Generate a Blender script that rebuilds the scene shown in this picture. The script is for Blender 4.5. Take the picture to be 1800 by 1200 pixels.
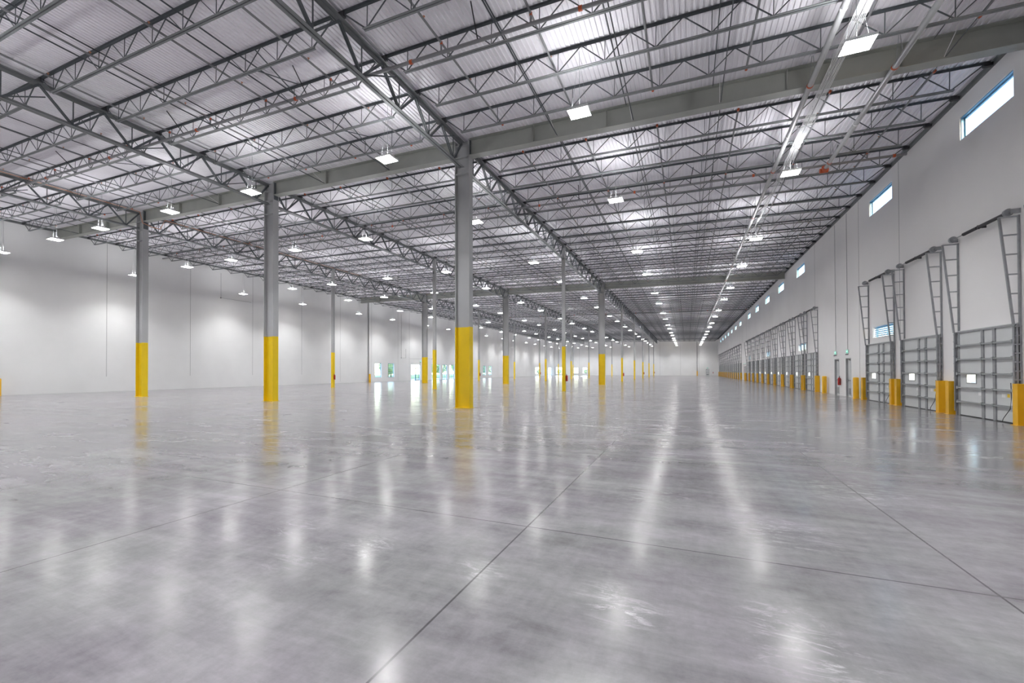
import bpy, math, random
from mathutils import Vector, Matrix
random.seed(7)
S = bpy.context.scene
COL = S.collection
for o in list(bpy.data.objects):
    bpy.data.objects.remove(o)

# ---------------------------------------------------------------- camera
cam = bpy.data.cameras.new('camera')
camo = bpy.data.objects.new('camera', cam)
COL.objects.link(camo)
F_PX, YAW, PITCH, ROLL, HC = 759.38, 0.4072, 0.0102, -0.0029, 1.6629
cy, sy = math.cos(YAW), math.sin(YAW)
r0 = Vector((cy, sy, 0)); f0 = Vector((-sy, cy, 0)); u0 = Vector((0, 0, 1))
f1 = f0 * math.cos(PITCH) + u0 * math.sin(PITCH)
u1 = u0 * math.cos(PITCH) - f0 * math.sin(PITCH)
r2 = r0 * math.cos(ROLL) + u1 * math.sin(ROLL)
u2 = u1 * math.cos(ROLL) - r0 * math.sin(ROLL)
M = Matrix((r2, u2, -f1)).transposed().to_4x4()
M.translation = Vector((0, 0, HC))
camo.matrix_world = M
cam.sensor_width = 36.0
cam.lens = F_PX / 1800 * 36
cam.shift_x = 19.81 / 1800
cam.shift_y = 44.25 / 1800
cam.clip_start = 0.05
cam.clip_end = 1500
S.camera = camo

# ---------------------------------------------------------------- world, sun, exposure
S.view_settings.view_transform = 'Standard'
S.view_settings.look = 'None'
S.view_settings.gamma = 1.0
S.view_settings.use_curve_mapping = False
S.view_settings.exposure = 0.80
W = bpy.data.worlds.new('sky'); S.world = W; W.use_nodes = True
wn = W.node_tree; wn.nodes.clear()
sky = wn.nodes.new('ShaderNodeTexSky'); sky.sky_type = 'NISHITA'
sky.sun_disc = False; sky.sun_elevation = math.radians(24); sky.sun_rotation = math.radians(150)
bg = wn.nodes.new('ShaderNodeBackground'); bg.inputs['Strength'].default_value = 0.9
wo = wn.nodes.new('ShaderNodeOutputWorld')
wn.links.new(sky.outputs[0], bg.inputs[0]); wn.links.new(bg.outputs[0], wo.inputs[0])
sun = bpy.data.lights.new('sun', 'SUN'); sun.energy = 3.0; sun.angle = 0.009; sun.color = (1, .96, .88)
suno = bpy.data.objects.new('sun', sun); COL.objects.link(suno)
suno.rotation_euler = Vector((0.19, -0.98, -0.088)).to_track_quat('-Z', 'Y').to_euler()
suno.location = (-60, 200, 40)
LAMP_W, FILL_W, LENS_E = 104.0, 30.0, 34.0
S.cycles.max_bounces = 8
S.cycles.diffuse_bounces = 4
S.cycles.glossy_bounces = 3
S.cycles.transmission_bounces = 2
S.cycles.transparent_max_bounces = 8
S.cycles.caustics_reflective = False
S.cycles.caustics_refractive = False
S.cycles.sample_clamp_indirect = 6.0

# ---------------------------------------------------------------- sizes of the hall
XR, XL, YB, YF = 9.28, -45.6, 156.0, -21.0
CX = (-9.3, -21.7, -34.15)          # column rows, docks outwards
Y0, BAY = 17.36, 17.322
JP = BAY / 9
SL = 0.0204
def zd(x): return 12.13 - SL * (x + 9.19)      # underside of the deck

# ---------------------------------------------------------------- materials
def mat(name, color, rough=0.6, metal=0.0, noise=0.0, nscale=3.0, emit=None, es=0.0, spec=0.5, bump=0.0):
    m = bpy.data.materials.new(name); m.use_nodes = True
    nt = m.node_tree; b = nt.nodes['Principled BSDF']
    b.inputs['Base Color'].default_value = (*color, 1)
    b.inputs['Roughness'].default_value = rough
    b.inputs['Metallic'].default_value = metal
    b.inputs['Specular IOR Level'].default_value = spec
    if emit:
        b.inputs['Emission Color'].default_value = (*emit, 1)
        b.inputs['Emission Strength'].default_value = es
    if noise or bump:
        g = nt.nodes.new('ShaderNodeNewGeometry')
        n = nt.nodes.new('ShaderNodeTexNoise'); n.inputs['Scale'].default_value = nscale
        n.inputs['Detail'].default_value = 5
        nt.links.new(g.outputs['Position'], n.inputs['Vector'])
        if noise:
            mr = nt.nodes.new('ShaderNodeMapRange')
            mr.inputs['From Min'].default_value = .3; mr.inputs['From Max'].default_value = .7
            mr.inputs['To Min'].default_value = 1 - noise; mr.inputs['To Max'].default_value = 1 + noise
            nt.links.new(n.outputs['Fac'], mr.inputs['Value'])
            mx = nt.nodes.new('ShaderNodeVectorMath'); mx.operation = 'SCALE'
            mx.inputs[0].default_value = color
            nt.links.new(mr.outputs[0], mx.inputs['Scale'])
            nt.links.new(mx.outputs[0], b.inputs['Base Color'])
        if bump:
            bp = nt.nodes.new('ShaderNodeBump'); bp.inputs['Strength'].default_value = bump
            bp.inputs['Distance'].default_value = .02
            nt.links.new(n.outputs['Fac'], bp.inputs['Height']); nt.links.new(bp.outputs[0], b.inputs['Normal'])
    return m

M_wall = mat('painted_concrete', (.86, .86, .855), .75, noise=.035, nscale=.35, bump=.04)
M_wallR = mat('painted_concrete_dock_side', (.86, .85, .845), .75, noise=.03, nscale=.3, bump=.04)
M_deck = mat('white_roof_deck', (.90, .88, .92), .8, noise=.04, nscale=.6)
M_joist = mat('grey_joist_steel', (.105, .118, .128), .5, noise=.1, nscale=2)
M_chord = mat('grey_chord_steel', (.21, .22, .225), .5, noise=.08, nscale=2)
M_beam = mat('grey_beam_steel', (.36, .37, .34), .5, noise=.06, nscale=1.5)
M_col = mat('grey_column_paint', (.42, .425, .43), .45, noise=.05, nscale=1)
M_yel = mat('safety_yellow_paint', (.80, .56, .008), .38, noise=.04, nscale=2)
M_yel2 = mat('amber_yellow_guard', (.85, .47, .01), .4, noise=.04, nscale=3)
M_pipe = mat('galvanised_pipe', (.42, .42, .43), .35, metal=.4, noise=.06, nscale=3)
M_branch = mat('sprinkler_steel', (.25, .25, .26), .5)
M_orange = mat('orange_coupling', (.55, .10, .03), .5)
M_copper = mat('copper_gas_line', (.62, .30, .18), .4, metal=.4)
M_white = mat('white_conduit', (.82, .82, .83), .4)
M_door = mat('white_door_skin', (.66, .68, .68), .5, noise=.02, nscale=2)
M_galv = mat('galvanised_track', (.33, .34, .355), .4, metal=.3, noise=.1, nscale=6)
M_galvl = mat('galvanised_strut', (.40, .42, .43), .4, metal=.25, noise=.06, nscale=6)
M_dark = mat('dark_steel', (.05, .05, .055), .5)
M_black = mat('black_rubber', (.02, .02, .02), .6)
M_seam = mat('joint_sealant', (.25, .25, .25), .8)
M_red = mat('red_enamel', (.45, .02, .015), .3)
M_alu = mat('sky_tinted_window_frame', (.20, .40, .56), .4, metal=.2)  # aluminium, with the blue tint of sky light put into its colour
M_green = mat('lit_green_letters', (.05, .5, .3), .5, emit=(.12, .8, .5), es=1.2)
M_signb = mat('green_sign_face', (.1, .5, .36), .5, emit=(.1, .6, .42), es=.5)
M_letter = mat('sign_letters', (.8, .9, .85), .5, emit=(.8, 1, .9), es=.5)
M_lens = mat('lit_diffuser', (.9, .9, .9), .5, emit=(1, .985, .96), es=LENS_E)
M_lamp = mat('white_fixture_housing', (.8, .8, .8), .4)
M_out = mat('outside_paving', (.40, .42, .43), .9, noise=.1, nscale=1)
M_lawn = mat('outside_lawn', (.10, .19, .05), .9, noise=.3, nscale=.8)
M_leaf = mat('tree_leaves', (.30, .42, .22), .7, noise=.4, nscale=1.5)
M_bark = mat('tree_bark', (.12, .09, .06), .9)
M_stick_w = mat('white_sticker', (.85, .85, .85), .5)
M_stick_y = mat('yellow_sticker', (.8, .55, .03), .5)

def glass():
    m = bpy.data.materials.new('window_glass'); m.use_nodes = True
    nt = m.node_tree; nt.nodes.clear()
    t = nt.nodes.new('ShaderNodeBsdfTransparent'); t.inputs[0].default_value = (.93, .97, .98, 1)
    g = nt.nodes.new('ShaderNodeBsdfGlossy'); g.inputs['Roughness'].default_value = .02
    lw_ = nt.nodes.new('ShaderNodeLayerWeight'); lw_.inputs[0].default_value = .5
    pw = nt.nodes.new('ShaderNodeMath'); pw.operation = 'POWER'; pw.inputs[1].default_value = 4
    fr = nt.nodes.new('ShaderNodeMapRange'); fr.inputs['To Min'].default_value = .04; fr.inputs['To Max'].default_value = .45
    nt.links.new(lw_.outputs['Facing'], pw.inputs[0]); nt.links.new(pw.outputs[0], fr.inputs['Value'])
    mx = nt.nodes.new('ShaderNodeMixShader'); o = nt.nodes.new('ShaderNodeOutputMaterial')
    nt.links.new(fr.outputs[0], mx.inputs[0]); nt.links.new(t.outputs[0], mx.inputs[1])
    nt.links.new(g.outputs[0], mx.inputs[2]); nt.links.new(mx.outputs[0], o.inputs[0])
    return m
M_glass = glass()

def floor_mat():
    m = bpy.data.materials.new('polished_concrete'); m.use_nodes = True
    nt = m.node_tree; L = nt.links; N = nt.nodes; b = N['Principled BSDF']
    g = N.new('ShaderNodeNewGeometry')
    def noise(scale, detail=6, rough=.6, sx=1, sy=1, rot=0, dist=0):
        mp = N.new('ShaderNodeMapping'); mp.inputs['Scale'].default_value = (sx, sy, 1); mp.inputs['Rotation'].default_value = (0, 0, rot)
        n = N.new('ShaderNodeTexNoise'); n.inputs['Scale'].default_value = scale
        n.inputs['Detail'].default_value = detail; n.inputs['Roughness'].default_value = rough; n.inputs['Distortion'].default_value = dist
        L.new(g.outputs['Position'], mp.inputs[0]); L.new(mp.outputs[0], n.inputs['Vector']); return n.outputs['Fac']
    def mr(v, a, b_, c, d):
        x = N.new('ShaderNodeMapRange'); L.new(v, x.inputs['Value'])
        for k, q in zip(('From Min', 'From Max', 'To Min', 'To Max'), (a, b_, c, d)): x.inputs[k].default_value = q
        return x.outputs[0]
    def ma(op, a, b_, c=None):
        x = N.new('ShaderNodeMath'); x.operation = op
        for i, v in enumerate((a, b_, c)):
            if v is None: continue
            if isinstance(v, (int, float)): x.inputs[i].default_value = v
            else: L.new(v, x.inputs[i])
        return x.outputs[0]
    big = noise(.16, 5, .6); mid = noise(.8, 8, .68, dist=.6); fine = noise(7, 8, .75)
    st1 = noise(1.1, 7, .7, .25, 1.6, .18, .3); st2 = noise(1.3, 7, .7, 1.8, .16, -.12, .3)
    v = ma('ADD', mr(big, .3, .7, -.10, .10), mr(mid, .3, .7, -.16, .16))
    v = ma('ADD', v, mr(fine, .32, .68, -.13, .13))
    v = ma('ADD', v, mr(st1, .32, .70, -.22, .26))
    v = ma('ADD', v, mr(st2, .3, .72, -.10, .12))
    # dusty scuffs with lamp glints painted into the colour, placed across the foreground slab
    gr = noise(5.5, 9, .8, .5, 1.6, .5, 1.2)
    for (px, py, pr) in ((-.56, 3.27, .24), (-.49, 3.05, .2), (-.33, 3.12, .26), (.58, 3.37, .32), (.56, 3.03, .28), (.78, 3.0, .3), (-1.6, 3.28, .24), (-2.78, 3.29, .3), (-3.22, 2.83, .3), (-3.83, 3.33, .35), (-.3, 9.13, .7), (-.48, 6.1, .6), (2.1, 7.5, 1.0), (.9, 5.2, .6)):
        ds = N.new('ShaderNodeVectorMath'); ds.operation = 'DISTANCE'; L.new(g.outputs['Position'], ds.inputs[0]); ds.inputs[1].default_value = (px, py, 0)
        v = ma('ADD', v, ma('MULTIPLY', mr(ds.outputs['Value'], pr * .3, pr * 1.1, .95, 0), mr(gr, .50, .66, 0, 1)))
    # sawn joints
    sp = N.new('ShaderNodeSeparateXYZ'); L.new(g.outputs['Position'], sp.inputs[0])
    def joint(coord, off, pitch, w):
        q = ma('SUBTRACT', coord, off); q = ma('DIVIDE', q, pitch); q = ma('ADD', q, .5); q = ma('FRACT', q, 0.0)
        q = ma('SUBTRACT', q, .5); q = ma('ABSOLUTE', q, 0.0); q = ma('MULTIPLY', q, pitch)
        return mr(q, w * .5, w, 1, 0)
    jx = joint(sp.outputs['X'], -1.58, 3.68, .011); jy = joint(sp.outputs['Y'], 4.37, 4.33, .010)
    j = ma('MAXIMUM', jx, jy)
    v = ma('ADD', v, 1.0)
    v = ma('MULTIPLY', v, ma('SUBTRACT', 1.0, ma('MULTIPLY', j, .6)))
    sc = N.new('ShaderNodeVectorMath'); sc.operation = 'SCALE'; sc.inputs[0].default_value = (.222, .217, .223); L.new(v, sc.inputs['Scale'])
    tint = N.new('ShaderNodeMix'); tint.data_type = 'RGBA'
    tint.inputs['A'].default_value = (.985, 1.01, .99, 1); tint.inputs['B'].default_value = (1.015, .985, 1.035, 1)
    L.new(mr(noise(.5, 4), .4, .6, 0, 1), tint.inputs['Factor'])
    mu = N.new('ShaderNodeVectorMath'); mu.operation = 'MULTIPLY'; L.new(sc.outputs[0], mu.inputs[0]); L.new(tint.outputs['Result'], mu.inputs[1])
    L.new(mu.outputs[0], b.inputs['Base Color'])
    ro = ma('ADD', mr(mid, .3, .7, .095, .165), mr(st1, .3, .7, -.01, .11))
    L.new(ro, b.inputs['Roughness'])
    b.inputs['IOR'].default_value = 1.55
    bp = N.new('ShaderNodeBump'); bp.inputs['Strength'].default_value = .06; bp.inputs['Distance'].default_value = .01
    L.new(ma('ADD', ma('MULTIPLY', fine, .5), ma('MULTIPLY', mid, 1.5)), bp.inputs['Height']); L.new(bp.outputs[0], b.inputs['Normal'])
    return m
M_floor = floor_mat()

# ---------------------------------------------------------------- mesh helper
class MB:
    def __init__(s): s.v = []; s.f = []; s.sm = []
    def add(s, vs, fs, smooth=False):
        n = len(s.v); s.v += [tuple(v) for v in vs]; s.f += [tuple(i + n for i in f) for f in fs]; s.sm += [smooth] * len(fs)
    def box(s, x0, x1, y0, y1, z0, z1):
        s.add([(x0, y0, z0), (x1, y0, z0), (x1, y1, z0), (x0, y1, z0), (x0, y0, z1), (x1, y0, z1), (x1, y1, z1), (x0, y1, z1)],
              [(0, 3, 2, 1), (4, 5, 6, 7), (0, 1, 5, 4), (1, 2, 6, 5), (2, 3, 7, 6), (3, 0, 4, 7)])
    def bar(s, p, q, w, h, up=(0, 0, 1)):
        p = Vector(p); q = Vector(q); d = (q - p).normalized(); up = Vector(up)
        a = d.cross(up)
        if a.length < 1e-4: a = d.cross(Vector((1, 0, 0)))
        a.normalize(); b = a.cross(d).normalized(); a = a * w / 2; b = b * h / 2
        s.add([p - a - b, p + a - b, p + a + b, p - a + b, q - a - b, q + a - b, q + a + b, q - a + b],
              [(0, 1, 2, 3), (7, 6, 5, 4), (4, 5, 1, 0), (5, 6, 2, 1), (6, 7, 3, 2), (7, 4, 0, 3)])
    def tube(s, pts, r, n=8, caps=True):
        pts = [Vector(p) for p in pts]; rings = []
        for i, p in enumerate(pts):
            d = (pts[min(i + 1, len(pts) - 1)] - pts[max(i - 1, 0)]).normalized()
            a = d.cross(Vector((0, 0, 1)))
            if a.length < 1e-3: a = d.cross(Vector((1, 0, 0)))
            a.normalize(); b = a.cross(d)
            rr = r[i] if isinstance(r, (list, tuple)) else r
            rings.append([p + (a * math.cos(2 * math.pi * k / n) + b * math.sin(2 * math.pi * k / n)) * rr for k in range(n)])
        vs = [v for R in rings for v in R]; fs = []
        for i in range(len(pts) - 1):
            for k in range(n):
                fs.append((i * n + k, (i + 1) * n + k, (i + 1) * n + (k + 1) % n, i * n + (k + 1) % n))
        s.add(vs, fs, True)
        if caps:
            s.add(rings[0], [tuple(range(n))]); s.add(rings[-1], [tuple(range(n))[::-1]])
    def build(s, name, m, parent=None, loc=None):
        me = bpy.data.meshes.new(name); me.from_pydata(s.v, [], s.f)
        me.polygons.foreach_set('use_smooth', s.sm); me.materials.append(m); me.update()
        o = bpy.data.objects.new(name, me); COL.objects.link(o)
        if parent: o.parent = parent
        if loc: o.location = loc
        return o

def tag(o, label=None, cat=None, group=None, kind=None):
    if label: o['label'] = label
    if cat: o['category'] = cat
    if group: o['group'] = group
    if kind: o['kind'] = kind
    return o
def empty(name, loc=(0, 0, 0), rz=0.0):
    o = bpy.data.objects.new(name, None); COL.objects.link(o); o.location = loc; o.rotation_euler = (0, 0, rz)
    o.empty_display_size = .1
    return o
def kids(o): return [c for c in bpy.data.objects if c.parent == o]
TREE = {}
def proto_tree(o):
    TREE[o.name] = [(c, [(g, []) for g in kids(c)]) for c in kids(o)]
def copy_tree(o, key=None):
    r = o.copy(); COL.objects.link(r)
    for c, gs in TREE[key or o.name]:
        c2 = c.copy(); COL.objects.link(c2); c2.parent = r
        for g, _ in gs:
            g2 = g.copy(); COL.objects.link(g2); g2.parent = c2
    return r
ONE = 'zeroth first second third fourth fifth sixth seventh eighth ninth tenth eleventh twelfth thirteenth fourteenth fifteenth sixteenth seventeenth eighteenth nineteenth'.split()
TENS = {20: 'twenty', 30: 'thirty', 40: 'forty', 50: 'fifty', 60: 'sixty', 70: 'seventy'}
def ordw(n):
    if n < 20: return ONE[n]
    t, u = n // 10 * 10, n % 10
    if u: return TENS[t] + '-' + ONE[u]
    return TENS[t][:-1] + 'ieth'

# ---------------------------------------------------------------- floor, walls, deck
b = MB(); b.box(XL - .3, XR + .3, YF, YB + .3, -.25, 0)
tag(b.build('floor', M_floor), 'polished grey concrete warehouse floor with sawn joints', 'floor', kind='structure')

def wall(name, axis, at, thick, a0, a1, ztop, holes, m, label):
    """wall with rectangular openings, built from cells; axis 'x' means the wall lies at X=at and runs along Y"""
    us = sorted({a0, a1} | {h[0] for h in holes} | {h[1] for h in holes})
    bm = MB()
    zt = ztop if callable(ztop) else (lambda u: ztop)
    for u0, u1 in zip(us, us[1:]):
        hs = sorted([(h[2], h[3]) for h in holes if h[0] <= u0 + 1e-6 and h[1] >= u1 - 1e-6])
        z = 0.0
        top = max(zt(u0), zt(u1))
        for (h0, h1) in hs + [(top, top)]:
            if h0 > z + 1e-6:
                if axis == 'x': bm.box(min(at, at + thick), max(at, at + thick), u0, u1, z, h0)
                else: bm.box(u0, u1, min(at, at + thick), max(at, at + thick), z, h0)
            z = h1
    return tag(bm.build(name, m), label, 'wall', kind='structure')

near_c = [11.14, 15.47, 19.80, 24.18, 28.44]
mid_c = [41.80 + 4.33 * k for k in range(10)]
far_c = [92.55 + 4.33 * k for k in range(14)]
all_c = near_c + mid_c + far_c
pers = [(32.98, 33.95), (35.25, 36.22), (84.6, 85.55), (86.6, 87.55)]
win_c = [11.14, 19.80, 28.40] + [45.6 + 8.62 * k for k in range(5)] + [92.6 + 8.62 * k for k in range(7)]
louv_c = [28.20, 45.35, 62.8, 80.1]
holes = [(c - 1.525, c + 1.525, 0.0, 3.05) for c in all_c] + [(a, b_, 0.0, 2.42) for a, b_ in pers]
holes += [(c - 1.42, c + 1.42, 10.08, 10.92) for c in win_c] + [(c - 1.35, c + 1.35, 3.40, 3.98) for c in louv_c]
wall('wall_right', 'x', XR, .26, YF, YB, zd(XR) + .02, holes, M_wallR, 'long white concrete wall with the dock doors and high windows')

lw = [(55.18, 56.85, .70, 3.0), (58.45, 60.12, .70, 3.0), (65.0, 68.0, 0, 2.97), (71.86, 75.0, 0, 3.0), (75.9, 77.8, 0, 3.0), (78.65, 80.8, 0, 3.0),
      (94.8, 96.5, .68, 2.95), (98.1, 99.95, .68, 2.95), (134.4, 139.4, .68, 2.95), (148.6, 152.9, 0, 2.9)]
wall('wall_left', 'x', XL, -.26, YF, YB, zd(XL) + .02, lw, M_wall, 'long plain white concrete wall with low windows in the distance')
bw = [(-44.9, -41.5, .5, 3.07), (-38.15, -36.5, .75, 2.83), (-34.9, -33.3, .75, 2.83), (5.62, 6.62, 0, 2.1)]
wall('wall_back', 'y', YB, .26, XL - .26, XR + .26, lambda u: zd(u) + .02, bw, M_wall, 'white concrete end wall at the far end of the hall')
wall('wall_front', 'y', YF, -.26, XL - .26, XR + .26, lambda u: zd(u) + .02, [], M_wall, 'white concrete end wall behind the viewer')

# corrugated deck: ribs run along Y
b = MB(); P = .152; n = int((XR - XL) / P) + 2; prof = []
for i in range(n):
    x = XL - .05 + i * P
    for dx, dz in ((0, 0), (.045, 0), (.060, .038), (.137, .038)):
        prof.append((x + dx, zd(x + dx) + dz))
y0, y1 = YF, YB + .1
ys = [YF, YB + .1]
vs = [(x, y, z) for y in ys for x, z in prof]
b.add(vs, [(i, i + 1, len(prof) + i + 1, len(prof) + i) for i in range(len(prof) - 1)])
b.box(XL - .3, XR + .3, YF - .3, YB + .4, zd(XL) + .3, zd(XL) + .4)
tag(b.build('ceiling', M_deck), 'white corrugated steel roof deck', 'ceiling', kind='structure')

# ledger angles along the walls under the deck, wall joints
TN = [0]
def trim(bm, m, label):
    TN[0] += 1
    return tag(bm.build('trim_%d' % TN[0], m), label, 'trim', kind='structure')
b = MB(); b.box(XR - .012, XR, YF, YB, zd(XR) - .17, zd(XR) - .03); b.box(XR - .11, XR, YF, YB, zd(XR) - .04, zd(XR) - .028)
trim(b, M_chord, 'grey steel ledger angle along the top of the dock wall')
b = MB(); b.box(XL, XL + .012, YF, YB, zd(XL) - .17, zd(XL) - .03); b.box(XL, XL + .11, YF, YB, zd(XL) - .04, zd(XL) - .028)
trim(b, M_chord, 'grey steel ledger angle along the top of the window wall')
for i, y in enumerate([13.83, 20.57, 27.35, 34.1, 40.95, 47.7, 54.37, 61.2, 64.5, 70.2, 83, 90, 104, 111, 118, 125.6, 142]):
    b = MB(); b.box(XL, XL + .004, y - .012, y + .012, 1.3 if y < 41 else .2, zd(XL) - .2)
    trim(b, M_seam, 'vertical panel joint in the window wall, %s from the front' % ordw(i + 1))
for i, y in enumerate([12.0, 26.25, 31.5, 40.95, 83.5, 90.0]):
    z0 = 3.3 if y in (12.0,) else .1
    if y == 26.25: z0 = 1.4
    b = MB(); b.box(XR - .004, XR, y - .012, y + .012, z0, zd(XR) - .2)
    trim(b, M_seam, 'vertical panel joint in the dock wall, %s from the front' % ordw(i + 1))
for i, x in enumerate([-36, -28.5, -21, -14, -8.4, -2.0, 3.6]):
    b = MB(); b.box(x - .015, x + .015, YB - .005, YB, .1, zd(x) - .7)
    trim(b, M_seam, 'vertical panel joint in the far end wall, %s from the window wall' % ordw(i + 1))

# ---------------------------------------------------------------- windows and doors in the setting
WN = [0]
def window(axis, at, out, a0, a1, z0, z1, nv, nh, label, bars=(), fr=.05, deep=.17, step=0):
    """frame set near the outer face; nv/nh = panes across/up"""
    WN[0] += 1
    d = deep * out
    f = MB(); t = .06
    def bx(u0, u1, w0, w1):
        lo, hi = sorted((at + d, at + d + t * out))
        if axis == 'x': f.box(lo, hi, u0, u1, w0, w1)
        else: f.box(u0, u1, lo, hi, w0, w1)
    bx(a0, a1, z0, z0 + fr); bx(a0, a1, z1 - fr, z1); bx(a0, a0 + fr, z0 + fr, z1 - fr); bx(a1 - fr, a1, z0 + fr, z1 - fr)
    for i in range(1, nv):
        u = a0 + (a1 - a0) * i / nv; bx(u - fr * .4, u + fr * .4, z0 + fr, z1 - fr)
    for i in range(1, nh):
        w = z0 + (z1 - z0) * i / nh; bx(a0 + fr, a1 - fr, w - fr * .4, w + fr * .4)
    for w in bars: bx(a0 + fr, a1 - fr, w - fr * .5, w + fr * .5)
    if step:
        g1 = step
        for (u0, u1, w0, w1) in ((a0, a1, z0, z0 + g1), (a0, a1, z1 - g1, z1), (a0, a0 + g1, z0 + g1, z1 - g1), (a1 - g1, a1, z0 + g1, z1 - g1)):
            lo, hi = sorted((at + .03 * out, at + d)); f.box(lo, hi, u0, u1, w0, w1)
    o = f.build('window_%d' % WN[0], M_alu); tag(o, label, 'window', kind='structure')
    p = MB(); q = at + d + t * .5 * out
    if axis == 'x': p.box(q - .003, q + .003, a0 + fr, a1 - fr, z0 + fr, z1 - fr)
    else: p.box(a0 + fr, a1 - fr, q - .003, q + .003, z0 + fr, z1 - fr)
    p.build('pane', M_glass, o)
    return o
for i, c in enumerate(win_c):
    if c < 15: lab = 'high strip window in the dock wall, nearest the viewer'
    else: lab = 'high strip window in the dock wall under the roof, %s in view' % ordw(i)
    window('x', XR, 1, c - 1.42, c + 1.42, 10.08, 10.92, 1, 1, lab, fr=.085, deep=.12, step=.03)
for i, c in enumerate(louv_c):
    o = window('x', XR, 1, c - 1.35, c + 1.35, 3.40, 3.98, 2, 1, 'low window with slats above a dock door, %s from the front' % ordw(i + 1), fr=.045)
    b = MB()
    for k in range(5):
        z = 3.49 + k * .10
        b.bar((XR + .10, c - 1.3, z), (XR + .10, c + 1.3, z), .075, .03, (.55, 0, .83))
    b.build('slats', M_alu, o)
names = ['pair window nearest the viewer in the window wall', 'second window of the nearest pair in the window wall']
for i, (a, c, z0, z1) in enumerate(lw):
    if i == 0: lab = 'low three-pane window just beyond the wall downpipe, nearer of the first pair'
    elif i == 1: lab = 'low three-pane window just beyond the wall downpipe, farther of the first pair'
    elif i == 2: lab = 'glazed entrance with transom below the exit sign in the window wall'
    elif i < 6: lab = 'tall storefront window %s beyond the glazed entrance' % ordw(i - 2)
    elif i < 8: lab = 'low window of the far pair in the window wall, %s one' % ordw(i - 5)
    elif i == 8: lab = 'wide low window close to the far corner of the window wall'
    else: lab = 'glazed door opening beside the far corner of the window wall'
    window('x', XL, -1, a, c, z0, z1, 1 if i in (0, 1) else 2, 3 if z0 > 0 else 1, lab, bars=(2.3,) if z0 == 0 else (), fr=.06)
    if i == 2:
        b = MB(); xx = XL - .12
        b.box(xx - .04, xx + .0, 66.55, 66.65, 0, 2.25); b.box(xx - .04, xx, 67.55, 67.65, 0, 2.25); b.box(xx - .04, xx, 66.6, 67.6, 2.17, 2.27); b.box(xx - .04, xx, 66.6, 67.6, 0, .12)
        e = b.build('entrance_door', M_dark); tag(e, 'dark framed glass leaf of the entrance in the window wall', 'door', kind='structure')
        p = MB(); p.box(xx - .023, xx - .017, 66.65, 67.55, .12, 2.17); p.build('pane', M_glass, e)
        h = MB(); h.bar((xx + .03, 66.72, .95), (xx + .03, 66.72, 1.25), .025, .025); h.bar((xx, 66.72, 1.0), (xx + .03, 66.72, 1.0), .02, .02); h.bar((xx, 66.72, 1.2), (xx + .03, 66.72, 1.2), .02, .02); h.build('handle', M_galv, e)
for i, (a, c, z0, z1) in enumerate(bw[:3]):
    window('y', YB, 1, a, c, z0, z1, 2, 2 if i else 1, ['wide sunlit window at the corner of the far end wall', 'middle window of three in the far end wall', 'window of the far end wall farthest from the corner'][i], fr=.06)

DN = [0]
def person_door(axis, at, a0, a1, h, label, inward):
    """flush steel door in a frame; inward = -1/+1 direction of the room along the axis"""
    DN[0] += 1
    root = empty('door_%d' % DN[0], ((at, a0, 0) if axis == 'x' else (a0, at, 0)))
    tag(root, label, 'door', kind='structure')
    w = a1 - a0
    def bx(bm, d0, d1, u0, u1, z0, z1):     # d = depth into the room
        lo, hi = sorted((d0 * inward, d1 * inward))
        if axis == 'x': bm.box(lo, hi, u0, u1, z0, z1)
        else: bm.box(u0, u1, lo, hi, z0, z1)
    f = MB(); bx(f, -.2, .006, 0, .05, 0, h); bx(f, -.2, .006, w - .05, w, 0, h); bx(f, -.2, .006, .05, w - .05, h - .05, h); f.build('frame', M_galvl, root)
    l = MB(); bx(l, -.14, -.10, .05, w - .05, .01, h - .05); lf = l.build('leaf', M_door, root)
    v = MB(); bx(v, -.10, -.092, .18, w - .18, .12, .52)
    for k in range(8): bx(v, -.092, -.075, .2, w - .2, .14 + k * .045, .158 + k * .045)
    v.build('louvre', M_galv, lf)
    p = MB(); bx(p, -.10, -.02, .10, .16, .96, 1.06); bx(p, -.10, -.02, w - .16, w - .10, .96, 1.06); bx(p, -.055, -.02, .1, w - .1, .98, 1.04); p.build('push_bar', M_galv, lf)
    c = MB(); bx(c, -.10, -.04, .1, .42, h - .16, h - .09); bx(c, -.04, .02, .38, .41, h - .12, h - .10); bx(c, -.0, .02, .2, .6, h - .10, h - .085); c.build('door_closer', M_dark, lf)
    return root
person_door('x', XR, 32.98, 33.95, 2.42, 'flush grey personnel door nearest the viewer in the dock wall', -1)
person_door('x', XR, 35.25, 36.22, 2.42, 'flush personnel door beside the fire extinguisher in the dock wall', -1)
person_door('x', XR, 84.6, 85.55, 2.42, 'nearer door of the far pair between the dock door groups', -1)
person_door('x', XR, 86.6, 87.55, 2.42, 'farther door of the far pair between the dock door groups', -1)
person_door('y', YB, 5.62, 6.62, 2.1, 'personnel door in the far end wall near the dock corner', -1)

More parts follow.
